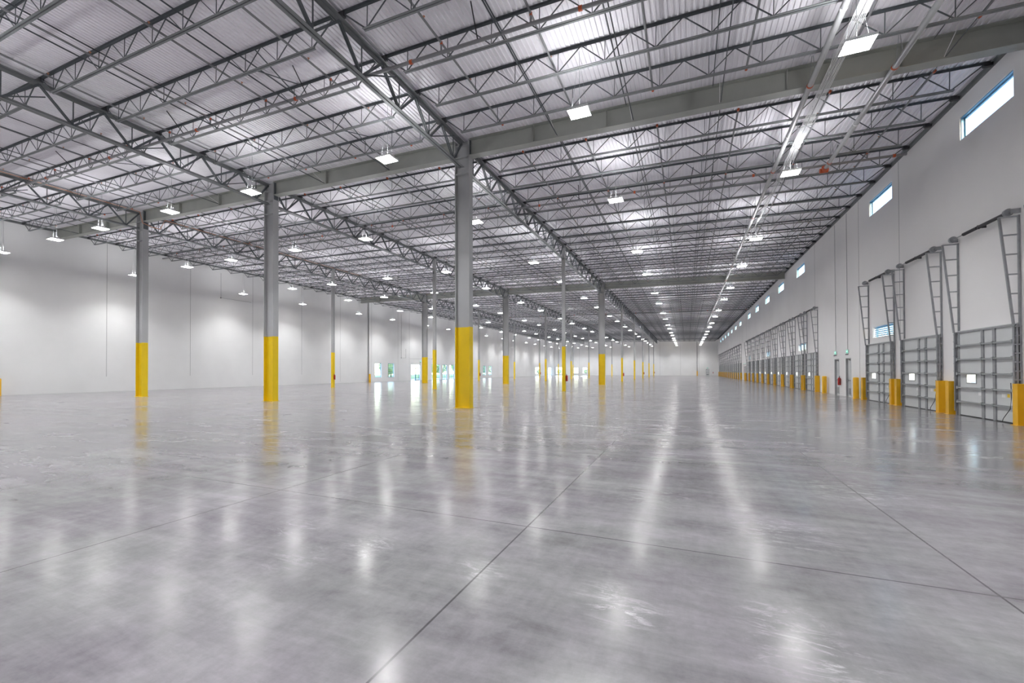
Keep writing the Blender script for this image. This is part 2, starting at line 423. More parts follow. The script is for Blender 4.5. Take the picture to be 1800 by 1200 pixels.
# dock doors ------------------------------------------------------
def dock_door():
    root = empty('dock_door')
    x = -.08                                    # room side of the leaf, local x=0 is the wall face
    hw = 1.525; lw_ = 1.57
    # insulated leaf: six sections, a hole for the vision panel in the third
    l = MB(); v0, v1, w0, w1 = .48, 1.0, 1.20, 1.50
    for k in range(6):
        z0, z1 = k * .508 + .004, (k + 1) * .508 - .004
        if k == 2:
            z0, z1 = 1.02, 1.52
            l.box(x, x + .045, -lw_, v0, z0, z1); l.box(x, x + .045, v1, lw_, z0, z1); l.box(x, x + .045, v0, v1, z0, w0); l.box(x, x + .045, v0, v1, w1, z1)
        else: l.box(x, x + .045, -lw_, lw_, z0, z1)
    l.box(x + .045, -.002, -lw_, -hw, 0, 3.09); l.box(x + .045, -.002, hw, lw_, 0, 3.09); l.box(x, -.002, -lw_, lw_, 3.045, 3.09); l.box(x + .02, x + .03, -hw, hw, .0, 1.1); l.box(x + .02, x + .03, -hw, hw, 1.55, 3.05)
    lf = l.build('leaf', M_door, root)
    for (ya, yb_) in ((-.60, -.47), (.00, .13)):
        s = MB(); s.box(x - .035, x, ya, yb_, .01, 3.05); s.build('stile', M_galv, lf)
    for (ya, yb_) in ((-hw, -hw + .1), (hw - .1, hw)):
        s = MB(); s.box(x - .02, x, ya, yb_, .01, 3.05); s.build('stile', M_galvl, lf)
    for k in range(1, 6):
        s = MB(); z = k * .508; s.box(x - .075, x, -hw, hw, z + .012, z + .022); s.box(x - .075, x - .068, -hw, hw, z - .025, z + .02); s.box(x - .05, x, -hw, hw, z - .03, z - .022)
        for yy in (-1.46, -.535, .065, 1.46): s.box(x - .085, x, yy - .035, yy + .035, z - .05, z + .05)
        s.build('strut', M_galvl, lf)
    s = MB(); s.box(x - .04, x, -hw, hw, 3.0, 3.06); s.build('top_rail', M_galv, lf)
    s = MB(); s.box(x - .01, x + .05, -hw, hw, 0.0, .03); s.build('bottom_seal', M_black, lf)
    f = MB()
    for (a, b_, c, d) in ((v0 - .03, v1 + .03, w0 - .03, w0 + .01), (v0 - .03, v1 + .03, w1 - .01, w1 + .03), (v0 - .03, v0 + .01, w0, w1), (v1 - .01, v1 + .03, w0, w1)):
        f.box(x - .012, x + .05, a, b_, c, d)
    vf = f.build('window_frame', M_galvl, lf)
    p = MB(); p.box(x + .02, x + .025, v0, v1, w0, w1); p.build('pane', M_glass, lf)
    st = MB(); st.box(x - .003, x, .20, .36, .78, .90); st.build('white_label', M_stick_w, lf)
    st = MB(); st.box(x - .003, x, -1.02, -.84, .78, .90); st.build('white_label', M_stick_w, lf)
    st = MB(); st.box(x - .003, x, -1.22, -1.10, .79, .90); st.build('yellow_label', M_stick_y, lf)
    for sgn in (-1, 1):
        t = MB(); y = sgn * 1.60
        t.box(x - .055, x - .005, y - .035, y + .035, 0, 3.05)          # wall angle, slotted
        t.box(-.05, -.004, y - .03, y + .03, 0, 6.35)
        t.box(x - .10, x - .075, y - .02 * sgn - .03, y - .02 * sgn + .03, .15, 3.05)
        for k in range(11): t.box(x - .09, -.01, y - .05, y + .05, .25 + k * .27, .29 + k * .27)
        t.bar((x - .09, y, 3.03), (-.46, y, 6.33), .06, .05, (1, 0, 0))
        tr = t.build('track', M_galv, root)
        for z in (3.36, 3.97, 4.56, 5.17, 5.76, 6.32):
            xs = x - .09 + (-.46 - (x - .09)) * (z - 3.03) / 3.3
            r = MB(); r.box(xs, -.03, y - .02, y + .02, z - .022, z + .022); r.build('rung', M_galvl, tr)
        d = MB(); d.tube([(-.20, y - sgn * .10 - .03, 6.48), (-.20, y - sgn * .10 + .07, 6.48)], .115, 14); d.box(-.22, -.0, y + sgn * .05 - .01, y + sgn * .05 + .01, 6.40, 6.54)
        d.build('cable_drum', M_galv, root)
    s = MB(); s.tube([(-.20, -1.68, 6.48), (-.20, 1.68, 6.48)], .018, 8); sh = s.build('shaft', M_galv, root)
    for (a, b_) in ((-1.38, -.08), (.04, .85)):
        s = MB(); nturn = 26
        pts = []; rr = []
        for i in range(nturn * 2 + 1):
            pts.append((-.20, a + (b_ - a) * i / (nturn * 2), 6.48)); rr.append(.056 if i % 2 else .046)
        s.tube(pts, rr, 10); s.build('torsion_spring', M_dark, sh)
    s = MB(); s.box(-.22, 0, -.03, -.01, 6.44, 6.52); s.box(-.23, -.17, -.05, .01, 6.42, 6.54); s.build('spring_bracket', M_dark, sh)
    s = MB(); s.tube([(x - .02, -1.30, 1.25), (x - .06, -1.40, .8), (x - .10, -1.42, .45), (x - .16, -1.22, .14), (x - .12, -1.1, .05)], .009, 6); s.build('pull_rope', M_black, root)
    return root
dd = dock_door(); proto_tree(dd)
def dock_label(grp, i):
    if grp == 0: return ['nearest in view', 'second in view', 'third in view, last before the personnel doors'][i]
    return '%s in the %s row of dock doors' % (ordw(i + 1), ('', 'middle', 'far')[grp])
cnt = 0
doors = [(c, 0, i - 2) for i, c in enumerate(near_c)] + [(c, 1, i) for i, c in enumerate(mid_c)] + [(c, 2, i) for i, c in enumerate(far_c)]
for n_, (c, g, i) in enumerate([d for d in doors if d[0] > 15]):
    r = dd if n_ == 0 else copy_tree(dd, 'dock_door')
    r.location = (XR, c, 0)
    if i < 0: lab = 'white sectional dock door just outside the frame before the nearest one'
    else: lab = 'white sectional dock door with tall tracks, ' + dock_label(g, i)
    DN[0] += 1; r.name = 'door_%d' % DN[0]
    tag(r, lab, 'dock door', 'sectional dock doors along the dock wall', 'structure')
# door 11.14 lies wholly outside the frame: plain closed leaf in its opening
b = MB(); b.box(XR + .01, XR + .06, 11.14 - 1.525, 11.14 + 1.525, 0, 3.05)
DN[0] += 1
tag(b.build('door_%d' % DN[0], M_door), 'closed dock leaf outside the frame beside the viewer', 'door', kind='structure')

def guard(w):
    root = empty('track_guard')
    g = MB(); h = 1.24
    # U-shaped channel, open to the wall
    g.box(-.30, -.285, -w / 2, w / 2, 0, h); g.box(-.285, -.02, -w / 2, -w / 2 + .012, 0, h); g.box(-.285, -.02, w / 2 - .012, w / 2, 0, h)
    g.add([(-.30, -w / 2, h), (-.30, w / 2, h), (-.02, w / 2, h), (-.02, -w / 2, h)], [(0, 3, 2, 1)])
    g.build('guard_channel', M_yel2, root)
    p = MB(); p.box(-.34, -.01, -w / 2 - .03, w / 2 + .03, 0, .012); p.build('base_plate', M_yel2, root)
    return root
gd = guard(.22); proto_tree(gd); first = True
for (c, g, i) in [d for d in doors if d[0] > 15]:
    for side, y in (('near', c - 1.88), ('far', c + 1.80)):
        r = gd if first else copy_tree(gd); first = False
        r.location = (XR - .0, y, 0)
        if i < 0: lab = 'yellow track guard outside the frame, %s side of the hidden dock door' % side
        elif g == 0: lab = 'yellow steel guard at the %s side of the %s dock door in view' % (side, ordw(i + 1))
        else: lab = 'yellow steel guard, %s side of %s door in the %s dock row' % (side, ordw(i + 1), ('', 'middle', 'far')[g])
        tag(r, lab, 'track guard', 'yellow guards beside the dock doors')
def bollard(x, y, label, h=1.24, r=.14):
    root = empty('bollard', (x, y, 0))
    s = MB(); s.tube([(0, 0, 0), (0, 0, h - .05), (0, 0, h - .015), (0, 0, h)], [r, r, r * .85, r * .5], 18); s.build('post', M_yel2, root)
    s = MB(); s.tube([(0, 0, 0), (0, 0, .015)], r * 1.25, 18); s.build('base_ring', M_yel2, root)
    tag(root, label, 'bollard', 'yellow safety bollards')
bollard(9.04, 31.35, 'yellow bollard just before the nearest personnel door')
bollard(9.06, 37.75, 'yellow bollard between the personnel doors and the middle dock row')
bollard(8.98, 83.0, 'yellow bollard at the far end of the middle dock row')
bollard(XL + .4, 14.15, 'yellow guard post at the very edge against the window wall', 1.24, .13)
bollard(XL + .4, 53.5, 'yellow guard post in front of the downpipe by the first window pair', 1.28, .15)
bollard(3.05, YB - .4, 'yellow guard post in front of the downpipe on the far end wall', 1.5, .15)
for (x, y, lab) in ((XL + .09, 14.15, 'grey downpipe at the edge of the view on the window wall'), (XL + .09, 53.6, 'grey downpipe on the window wall before the first window pair')):
    b = MB(); b.tube([(x, y, .05), (x, y, zd(XL) - .3)], .08, 12); tag(b.build('downpipe', M_pipe), lab, 'pipe', 'roof drain downpipes')
b = MB(); b.tube([(3.05, YB - .1, .05), (3.05, YB - .1, zd(3) - .8)], .09, 12); tag(b.build('downpipe', M_branch), 'dark downpipe on the far end wall', 'pipe', 'roof drain downpipes')

# exit signs, wall conduits, extinguishers
EM = []
def exit_mesh():
    if not EM:
        cu = bpy.data.curves.new('lettering', 'FONT'); cu.body = 'EXIT'; cu.size = .16; cu.align_x = 'CENTER'; cu.align_y = 'CENTER'; cu.extrude = .002
        to = bpy.data.objects.new('temp_text', cu); COL.objects.link(to); bpy.context.view_layer.update()
        me = bpy.data.meshes.new_from_object(to.evaluated_get(bpy.context.evaluated_depsgraph_get())); me.materials.clear(); me.materials.append(M_letter)
        bpy.data.objects.remove(to); EM.append(me)
    return EM[0]
def exit_sign(loc, rz, label, conduit_top=None):
    root = empty('exit_sign', loc, rz); tag(root, label, 'exit sign', 'green exit signs')
    s = MB(); s.box(-.17, .17, -.05, 0, -.11, .11); bd = s.build('sign_body', M_white, root)
    s = MB(); s.box(-.16, .16, -.056, -.05, -.10, .10); s.build('sign_face', M_signb, bd)
    t = bpy.data.objects.new('lettering', exit_mesh()); COL.objects.link(t); t.parent = bd; t.location = (0, -.06, 0); t.rotation_euler = (math.pi / 2, 0, 0)
    for sx_ in (-.13, .13):
        s = MB(); s.tube([(sx_, -.03, -.17), (sx_, -.10, -.19)], [.035, .05], 10); s.bar((sx_, -.03, -.11), (sx_, -.03, -.17), .02, .02); s.build('emergency_lamp', M_galv, root)
    return root
RZD = -math.pi / 2
for y, lab in ((33.5, 'lit green exit sign above the nearest personnel door'), (35.85, 'lit green exit sign above the door by the extinguisher')):
    exit_sign((XR, y, 2.83), RZD, lab)
    b = MB(); b.tube([(XR - .02, y, 2.95), (XR - .02, y, zd(XR) - .25)], .012, 6); tag(b.build('conduit', M_pipe), 'thin conduit rising to the roof from the ' + lab[10:], 'conduit', 'thin wall conduits')
for y, k in ((85.1, 'nearer'), (87.1, 'farther')): exit_sign((XR, y, 2.83), RZD, 'exit sign above the %s door of the far personnel pair' % k)
exit_sign((XL, 67.9, 3.5), math.pi / 2, 'lit green exit sign above the glazed entrance')
exit_sign((6.12, YB, 2.5), 0, 'lit green exit sign on the far end wall')
for pts, lab in (([(30.4, 12.2), (30.4, 9.56), (33.9, 9.56)], 'thin conduit bent sideways high on the window wall between the near columns'),
                 ([(62.06, 11.6), (62.06, 4.0), (63.4, 4.0), (63.4, 5.6)], 'thin conduit dropping beside the glazed entrance on the window wall'),
                 ([(64.5, 3.95), (71.9, 4.05)], 'thin level conduit above the glazed entrance')):
    b = MB(); b.tube([(XL + .03, y, z) for y, z in pts], .013, 6); b.box(XL, XL + .06, pts[1][0] - .05, pts[1][0] + .05, pts[1][1] - .06, pts[1][1] + .06)
    tag(b.build('conduit', M_branch), lab, 'conduit', 'thin wall conduits')

def extinguisher():
    root = empty('fire_extinguisher')
    s = MB(); s.tube([(0, 0, 0), (0, 0, .02), (0, 0, .42), (0, 0, .47), (0, 0, .50)], [.075, .085, .085, .06, .03], 14); s.build('cylinder', M_red, root)
    s = MB(); s.tube([(0, 0, .5), (0, 0, .56)], .022, 8); s.bar((-.0, 0, .56), (.0, -.11, .60), .02, .02); s.bar((0, 0, .54), (0, -.10, .54), .02, .015); vv = s.build('valve', M_dark, root)
    s = MB(); s.tube([(0, -.03, .54), (-.0, -.10, .50), (0, -.105, .36), (0, -.10, .22)], .012, 6); s.tube([(0, -.10, .22), (0, -.10, .12)], [.014, .025], 8); s.build('hose', M_black, vv)
    return root
ex = extinguisher(); proto_tree(ex)
ex.location = (XR - .11, 34.85, .68); tag(ex, 'red fire extinguisher on the dock wall between the two personnel doors', 'fire extinguisher', 'red fire extinguishers')
rown = ('row nearest the docks', 'middle column row', 'row nearest the window wall')
for li, j in ((0, 1), (0, 3), (0, 5), (0, 7), (2, 1), (2, 3), (2, 5)):
    r = copy_tree(ex); r.location = (CX[li] + .13 + .10, Y0 + j * BAY, .82)
    tag(r, 'red fire extinguisher on the %s slim column, %s' % (ordw(j), rown[li]), 'fire extinguisher', 'red fire extinguishers')
r = copy_tree(ex); r.location = (7.75, YB - .12, .7); tag(r, 'fire extinguisher on the far end wall by the dock corner', 'fire extinguisher', 'red fire extinguishers')

# ---------------------------------------------------------------- columns
YH = 3.66
def h_profile(z0, z1, bm):
    hx, fy, tf, tw = .365, .18, .028, .018
    bm.box(-hx, -hx + tf, -fy, fy, z0, z1); bm.box(hx - tf, hx, -fy, fy, z0, z1); bm.box(-hx + tf, hx - tf, -tw / 2, tw / 2, z0, z1)
def wide_column(x, y, label):
    root = empty('wide_column', (x, y, 0)); tag(root, label, 'column', 'wide steel columns', 'thing')
    top = zd(x) - .02
    s = MB(); h_profile(YH, top, s)
    for z in (10.62, 11.36, 11.9): s.box(-.337, .337, -.17, .17, z - .012, z + .012)
    s.build('shaft', M_col, root)
    s = MB(); h_profile(0.012, YH, s); s.build('painted_base', M_yel, root)
    s = MB(); s.box(-.42, .42, -.24, .24, 0, .012); s.build('base_plate', M_yel, root)
    for sg in (-1, 1):
        s = MB()
        s.box(sg * .375 - .01, sg * .375 + .01, -.13, .13, 11.38, top - .02)
        for k in range(6):
            for yy in (-.09, .09): s.box(sg * .39 - .02, sg * .39 + .02, yy - .014, yy + .014, 11.44 + k * .1, 11.47 + k * .1)
        s.build('connection_plate', M_joist, root)
    return root
def slim_column(x, y, label):
    root = empty('slim_column', (x, y, 0)); tag(root, label, 'column', 'slim square steel columns', 'thing')
    top = zd(x) - .16; w = .13
    s = MB(); s.box(-w, w, -w, w, YH, top); s.build('shaft', M_col, root)
    s = MB(); s.box(-w - .002, w + .002, -w - .002, w + .002, .012, YH); s.build('painted_base', M_yel, root)
    s = MB(); s.box(-.2, .2, -.2, .2, 0, .012); s.build('base_plate', M_yel, root)
    s = MB(); s.box(-.16, .16, -.22, .22, top, top + .02); s.box(-.008, .008, -.25, .25, 10.75, 11.0); s.build('cap_plate', M_joist, root)
for li, x in enumerate(CX):
    for j in range(8):
        y = Y0 + j * BAY
        if j in (0, 2):
            wide_column(x, y, 'wide grey column with yellow base under the %s roof beam, %s' % ('near' if j == 0 else 'far', rown[li]))
        else:
            slim_column(x, y, 'slim column with yellow base, %s beyond the near wide one, %s' % (ordw(j), rown[li]))

# ---------------------------------------------------------------- roof beams
bays = [(CX[0], XR - .03, 'dock-side bay'), (CX[1], CX[0], 'second bay from the docks'), (CX[2], CX[1], 'third bay from the docks'), (XL, CX[2], 'bay along the window wall')]
for jb, nm in ((0, 'near'), (2, 'far')):
    y = Y0 + jb * BAY
    for bi, (xa, xb, bn) in enumerate(bays):
        xs = xa + (.39 if bi < 3 else .0); xe = xb - (.39 if bi > 0 else .0)
        L = xe - xs
        root = empty('roof_beam', (xs, y, zd(xs))); root.rotation_euler = (0, math.atan(SL), 0)
        tag(root, '%s solid steel roof beam, length in the %s' % (nm, bn), 'beam', 'solid roof beams', 'thing')
        D = .76
        s = MB(); s.box(0, L, -.009, .009, -D + .022, -.022); s.build('web', M_beam, root)
        s = MB(); s.box(0, L, -.19, .19, -D, -D + .022); s.build('bottom_flange', M_beam, root)
        s = MB(); s.box(0, L, -.19, .19, -.022, 0); s.build('top_flange', M_beam, root)
        nst = int(L / 3)
        for k in range(1, nst):
            s = MB(); xx = L * k / nst; s.box(xx - .006, xx + .006, -.17, .17, -D + .022, -.022); s.build('stiffener', M_beam, root)

# ---------------------------------------------------------------- joists
def chord(bm, x0, x1, top, w, h, gap=.025, t=.006):
    """double angle along x; top=True -> horizontal legs on top (z 0), else at the bottom (z = given)"""
    z = top[1]
    for sg in (-1, 1):
        a, b_ = sorted((sg * gap / 2, sg * (gap / 2 + w)))
        c, d = sorted((sg * gap / 2, sg * (gap / 2 + t)))
        if top[0]: bm.box(x0, x1, a, b_, z - t, z); bm.box(x0, x1, c, d, z - h, z - t)
        else: bm.box(x0, x1, a, b_, z, z + t); bm.box(x0, x1, c, d, z + t, z + h)
def make_joist(L, heavy):
    root = empty('roof_joist'); root.rotation_euler = (0, math.atan(SL), 0)
    D = .74
    w = .062 if heavy else .055
    s = MB(); chord(s, .12, L - .12, (True, -.002), w, .06); s.build('top_chord', M_joist, root)
    s = MB(); chord(s, .93, L - .93, (False, -D), w, .055); s.build('bottom_chord', M_chord, root)
    s = MB(); n_ = round((L - 2.1) / 1.507); dx = (L - 2.1) / n_; t = .026 if heavy else .022
    bx_ = [1.05 + i * dx for i in range(n_ + 1)]
    zt, zb = -.03, -D + .03
    for i, x in enumerate(bx_):
        s.bar((x, 0, zb), (x, 0, zt), t * .8, t * .8)
        if i < n_:
            s.bar((x, 0, zb), (x + dx / 2, 0, zt), t, t); s.bar((x + dx / 2, 0, zt), (x + dx, 0, zb), t, t)
    s.bar((.16, 0, zt), (1.0, 0, zb), t * 1.4, t * 1.4); s.bar((L - .16, 0, zt), (L - 1.0, 0, zb), t * 1.4, t * 1.4)
    s.build('web', M_joist, root)
    s = MB(); s.box(.0, .22, -.06, .06, -.15, -.004); s.box(L - .22, L, -.06, .06, -.15, -.004); s.build('bearing_seat', M_dark, root)
    return root
kstart = {0: -4, 1: -6, 2: -5, 3: -3}
for bi, (xa, xb, bn) in enumerate(bays):
    jo = make_joist(xb - xa, bi == 0); proto_tree(jo); first = True
    for k in range(kstart[bi], 72):
        if k in (0, 18): continue
        r = jo if first else copy_tree(jo); first = False
        r.location = (xa, Y0 + k * JP, zd(xa))
        if k < 0: lab = 'roof joist, %s before the near solid beam, %s' % (ordw(-k), bn)
        elif k < 18: lab = 'open web roof joist, %s beyond the near solid beam, %s' % (ordw(k), bn)
        else: lab = 'open web roof joist, %s beyond the far solid beam, %s' % (ordw(k - 18), bn)
        tag(r, lab, 'roof joist', 'open web joists under the roof deck')

# ---------------------------------------------------------------- joist girders along the column rows
def make_girder(x, wide0, wide1):
    root = empty('joist_girder')
    zt, zb = zd(x) - .15, 10.86 + (zd(x) - 12.13)
    a0 = .18 if wide0 else .13; a1 = BAY - (.18 if wide1 else .13)
    def ch(z, up, w, h):
        s = MB()
        for sg in (-1, 1):
            a, b_ = sorted((sg * .02, sg * (.02 + w))); c, d = sorted((sg * .02, sg * .03))
            if up: s.box(a, b_, a0, a1, z - .012, z); s.box(c, d, a0, a1, z - h, z - .012)
            else: s.box(a, b_, a0, a1, z, z + .012); s.box(c, d, a0, a1, z + .012, z + h)
        return s
    ch(zt, True, .13, .13).build('top_chord', M_chord, root)
    ch(zb, False, .11, .11).build('bottom_chord', M_chord, root)
    for k in range(9):
        ya, ym, yb_ = k * JP, (k + .5) * JP, (k + 1) * JP
        ya = max(ya, a0 + .03); yb_ = min(yb_, a1 - .03)
        s = MB(); s.bar((-.035, ya, zt - .05), (-.035, ym, zb + .05), .035, .055); s.bar((.035, ya, zt - .05), (.035, ym, zb + .05), .035, .055); s.build('diagonal', M_joist, root)
        s = MB(); s.bar((0, ym, zb + .05), (0, yb_, zt - .05), .075, .075, (1, 0, 0)); s.build('diagonal', M_joist, root)
        s = MB(); s.bar((0, ym, zb + .05), (0, ym, zt - .03), .032, .032); s.build('vertical', M_joist, root)
        if k % 2:
            s = MB(); s.bar((0, ym - .1, zb + .03), (.62, ym + JP / 2 - .05, zb + .42), .035, .035); s.build('brace', M_joist, root)
    return root
for li, x in enumerate(CX):
    for j in range(-1, 8):
        r = make_girder(x, j in (0, 2), j + 1 in (0, 2))
        r.location = (x, Y0 + j * BAY, 0)
        lab = 'deep open girder %s, %s' % ('on the viewer side of the near beam' if j < 0 else '%s span beyond the near beam' % ordw(j + 1), rown[li])
        tag(r, lab, 'girder', 'open web girders along the column rows')

# ---------------------------------------------------------------- bridging angles (along Y)
br = [(-4.85, 0), (-1.85, 0), (1.15, 0), (4.3, 0), (7.2, 0), (-13.3, 1), (-17.5, 1), (-25.8, 2), (-30.0, 2), (-38.0, 3), (-41.9, 3)]
segs = [(1.5, Y0 - .2, 'before the near beam'), (Y0 + .2, Y0 + 2 * BAY - .2, 'between the two solid beams'), (Y0 + 2 * BAY + .2, YB - .1, 'beyond the far beam')]
for x, bi in br:
    for y0, y1, sn in segs:
        for lev, dz in (('upper', -.075), ('lower', -.70)):
            b = MB(); xx = x - (.25 if lev == 'upper' else 0); z = zd(xx) + dz
            b.box(xx, xx + .03, y0, y1, z, z + .004); b.box(xx, xx + .004, y0, y1, z - .03, z)
            tag(b.build('bridging_angle', M_joist), '%s bridging angle %s, %.0f m run, %s, line %s' % (lev, sn, y1 - y0, bays[bi][2], 'x') if False else
                '%s thin bridging angle %s, %s line from the docks' % (lev, sn, ordw([q[0] for q in sorted(br, key=lambda t: -t[0])].index(x) + 1)), 'bridging', 'thin bridging angles across the joists')
# white tie rods fanning from the bridging to the near beam
k = 0
for x in (-4.85, -1.85, 1.15, 4.3, -13.3, -17.5, -25.8, -30.0, 7.2):
    k += 1
    b = MB(); b.tube([(x - .1, Y0 - 1.75, zd(x) - .12), (x - .02, Y0 - .18, zd(x) - .70)], .010, 6)
    tag(b.build('tie_rod', M_white), 'thin white rod slanting to the near beam, %s from the docks' % ordw(k), 'tie rod', 'thin white rods at the near beam')
# X bridging
for y, x in ((13.5, -12.9), (9.66, -12.9), (11.6, -25.4), (23.1, 1.2), (32.8, -17.5), (34.6, 1.2)):
    b = MB(); z1, z0 = zd(x) - .05, zd(x) - .70
    b.bar((x, y, z0), (x, y + JP, z1), .028, .028); b.bar((x + .04, y, z1), (x + .04, y + JP, z0), .028, .028)
    k += 1
    tag(b.build('cross_bridging', M_joist), 'crossed bridging angles between two joists, %s from the front' % ordw(k - 9), 'bridging', 'crossed bridging pairs')

# ---------------------------------------------------------------- sprinkler mains and branch lines
mains = [(11.35, 'main before the near beam'), (24.3, 'first main beyond the near beam'), (76.5, 'main far down the hall'), (94.5, 'farthest main')]
bx_all = [7.5, 4.7, 1.85, -1.05, -3.95, -6.85, -11.3, -14.5, -17.7, -20.4, -23.6, -26.8, -30.1, -32.9, -36.1, -39.3, -42.5]
for y, lab in mains:
    root = empty('sprinkler_main', (0, y, 0)); tag(root, 'dark sprinkler pipe across the hall, ' + lab, 'pipe', 'sprinkler mains')
    b = MB(); xa, xb = XL + 1, XR - .4
    b.tube([(xa, 0, zd(xa) - .66), (xb, 0, zd(xb) - .66)], .055, 10); b.build('pipe', M_branch, root)
    for x in bx_all:
        s = MB(); s.tube([(x, 0, zd(x) - .66), (x, 0, zd(x) - .36)], .03, 8); s.build('riser', M_branch, root)
        s = MB(); s.tube([(x, 0, zd(x) - .42), (x, 0, zd(x) - .33)], .042, 8); s.build('coupling', M_orange, root)
    for x in (8.4, 3.0, -2.6, -8.0, -13.0, -18.6, -25, -31):
        s = MB(); s.tube([(x, 0, zd(x) - .66), (x + .10, 0, zd(x + .1) - .66)], .07, 10); s.build('coupling', M_orange, root)
    for x in (6.1, 0.2, -5.6, -12.4, -19.4, -28.2, -37.6):
        s = MB(); s.tube([(x, .0, zd(x) - .66), (x + .15, -.75, zd(x) - .12)], .02, 6); s.build('sway_brace', M_dark, root)
brs = [(3.0, 16.15, 'before the near beam', 11.35), (18.5, 50.6, 'between the two solid beams', 24.1), (53.2, 150, 'beyond the far beam', 76.5)]
for i, x in enumerate(bx_all):
    for y0, y1, lab, _m in brs:
        root = empty('sprinkler_branch', (x, y0, zd(x) - .36)); tag(root, 'sprinkler branch pipe %s, %s from the docks' % (lab, ordw(i + 1)), 'pipe', 'sprinkler branch pipes')
        b = MB(); b.tube([(0, 0, 0), (0, y1 - y0, 0)], .034, 8); b.build('pipe', M_branch, root)
        for yy in ((0.03, y1 - y0 - .03)):
            s = MB(); s.tube([(0, yy - .04, 0), (0, yy + .04, 0)], .045, 8); s.build('coupling', M_orange, root)
        yy = 1.6; nn = 0
        while yy < y1 - y0 and nn < 12:
            s = MB(); s.tube([(0, yy, 0), (0, yy, .09)], .014, 6); s.tube([(0, yy, .09), (0, yy, .10)], .035, 8); s.build('sprinkler_head', M_copper, root); yy += 2.9; nn += 1
# big pipes running down the dock bay
def big_pipe(x, r, y0, y1, z, lab):
    root = empty('supply_pipe', (x, y0, z)); tag(root, lab, 'pipe')
    b = MB(); b.tube([(0, 0, 0), (0, y1 - y0, 0)], r, 16); b.build('pipe', M_pipe, root)
    yy = 2.6; k = 0
    while yy < y1 - y0:
        s = MB(); s.tube([(0, yy, 0), (0, yy + .06, 0)], r * 1.12, 16); s.build('coupling', M_orange if k % 2 == 0 else M_white, root)
        if k % 2 == 0:
            h = MB(); h.tube([(r * 1.0, yy - .3, 0), (r * .2, yy - .3, .75)], .008, 6); h.tube([(-r * 1.0, yy - .3, 0), (-r * .2, yy - .3, .75)], .008, 6); h.build('hanger', M_galv, root)
        yy += 3.3; k += 1
    return root
big_pipe(3.74, .085, 1.0, 93.5, 10.93, 'long silver pipe running down the dock-side bay')
bp2 = big_pipe(5.90, .085, 1.0, 24.1, 10.93, 'silver pipe ending at an orange tee on the sprinkler main')
s = MB(); s.tube([(-.16, 23.3, .0), (.16, 23.3, 0)], .105, 14); s.tube([(0, 22.95, 0), (0, 23.3, 0)], .1, 14); s.tube([(0, 23.3, 0), (0, 23.3, .2)], .09, 12); s.build('orange_tee', M_orange, bp2)
# bundle of white conduits beside the silver pipe
for k in range(8):
    x = 4.10 + k * .042
    y1 = 37 - k * 1.7
    b = MB(); b.tube([(x, 2, 11.02 + .012 * (k % 2)), (x, y1 - 3, 11.02), (x + .05 * (k - 3), y1, 11.15)], .013, 6)
    tag(b.build('white_conduit', M_white), 'thin white conduit beside the silver pipe, %s of eight across the bundle' % ordw(k + 1), 'conduit', 'bundle of white conduits')
for i, y in enumerate((8.5, 12.4, 19.9, 25.7, 31.5)):
    b = MB(); b.box(3.98, 4.52, y - .02, y + .02, 11.05, 11.075); b.tube([(4.0, y, 11.06), (4.0, y, zd(4) - .02)], .006, 6); b.tube([(4.5, y, 11.06), (4.5, y, zd(4.5) - .02)], .006, 6)
    tag(b.build('conduit_hanger', M_galvl), 'small trapeze hanger holding the white conduits, %s from the front' % ordw(i + 1), 'hanger', 'conduit hangers')
# copper gas line along the girder of the column row by the window wall
x = CX[2] + .2; z = zd(x) - .22
b = MB(); b.tube([(x + .3, 2, z), (x + .3, Y0 - .9, z), (x + .45, Y0 - .5, z - .05), (x + .50, Y0 - .35, z - .75), (x + .75, Y0 + .1, z - .95), (x + .5, Y0 + .7, z - .85), (x + .3, Y0 + 1.1, z - .1), (x + .3, 38, z)], .022, 8)
tag(b.build('gas_pipe', M_copper), 'copper-coloured pipe looping around the wide column nearest the window wall', 'pipe')

# ---------------------------------------------------------------- high-bay lights
LX = [3.98, -3.07, -10.53, -18.1, -24.05, -30.45, -35.5, -42.55]
LZ = 9.80
ld = bpy.data.lights.new('lamp_down', 'AREA'); ld.shape = 'RECTANGLE'; ld.size = .60; ld.size_y = .52; ld.energy = LAMP_W; ld.spread = math.radians(114); ld.color = (.985, .99, 1)
lu = bpy.data.lights.new('deck_fill', 'AREA'); lu.shape = 'RECTANGLE'; lu.size = .5; lu.size_y = .12; lu.energy = FILL_W; lu.spread = math.radians(180); lu.color = (.98, .985, 1)  # fill light added on top of each fixture to brighten the deck
def make_light():
    root = empty('high_bay_light')
    s = MB(); s.box(-.33, .33, -.29, .29, .012, .055); s.box(-.33, .33, -.29, -.275, -.01, .012); s.box(-.33, .33, .275, .29, -.01, .012); s.box(-.33, -.318, -.275, .275, -.01, .012); s.box(.318, .33, -.275, .275, -.01, .012)
    s.box(-.30, .30, -.07, .07, .055, .11); h = s.build('housing', M_lamp, root)
    s = MB(); s.box(-.318, .318, -.275, -.022, 0, .012); s.box(-.318, .318, .022, .275, 0, .012); s.build('diffuser', M_lens, root)
    s = MB(); s.box(-.318, .318, -.02, .02, -.006, .012); s.build('centre_rib', M_lamp, h)
    return root
LAMPS = [('lamp_down', ld, (0, 0, -.02), (0, 0, 0))]
LAMPS.append(('deck_fill', lu, (0, 0, .125), (math.pi, 0, 0)))
li0 = make_light(); proto_tree(li0); first = True
rows = []
for j in range(-2, 9):
    for off in (-3.93, 3.69): rows.append(Y0 + j * BAY + off)
rows = [y for y in rows if -15 < y < YB - 1]  # unseen front rows are added to brighten the near end of the hall
vis = [y for y in rows if y > 12]
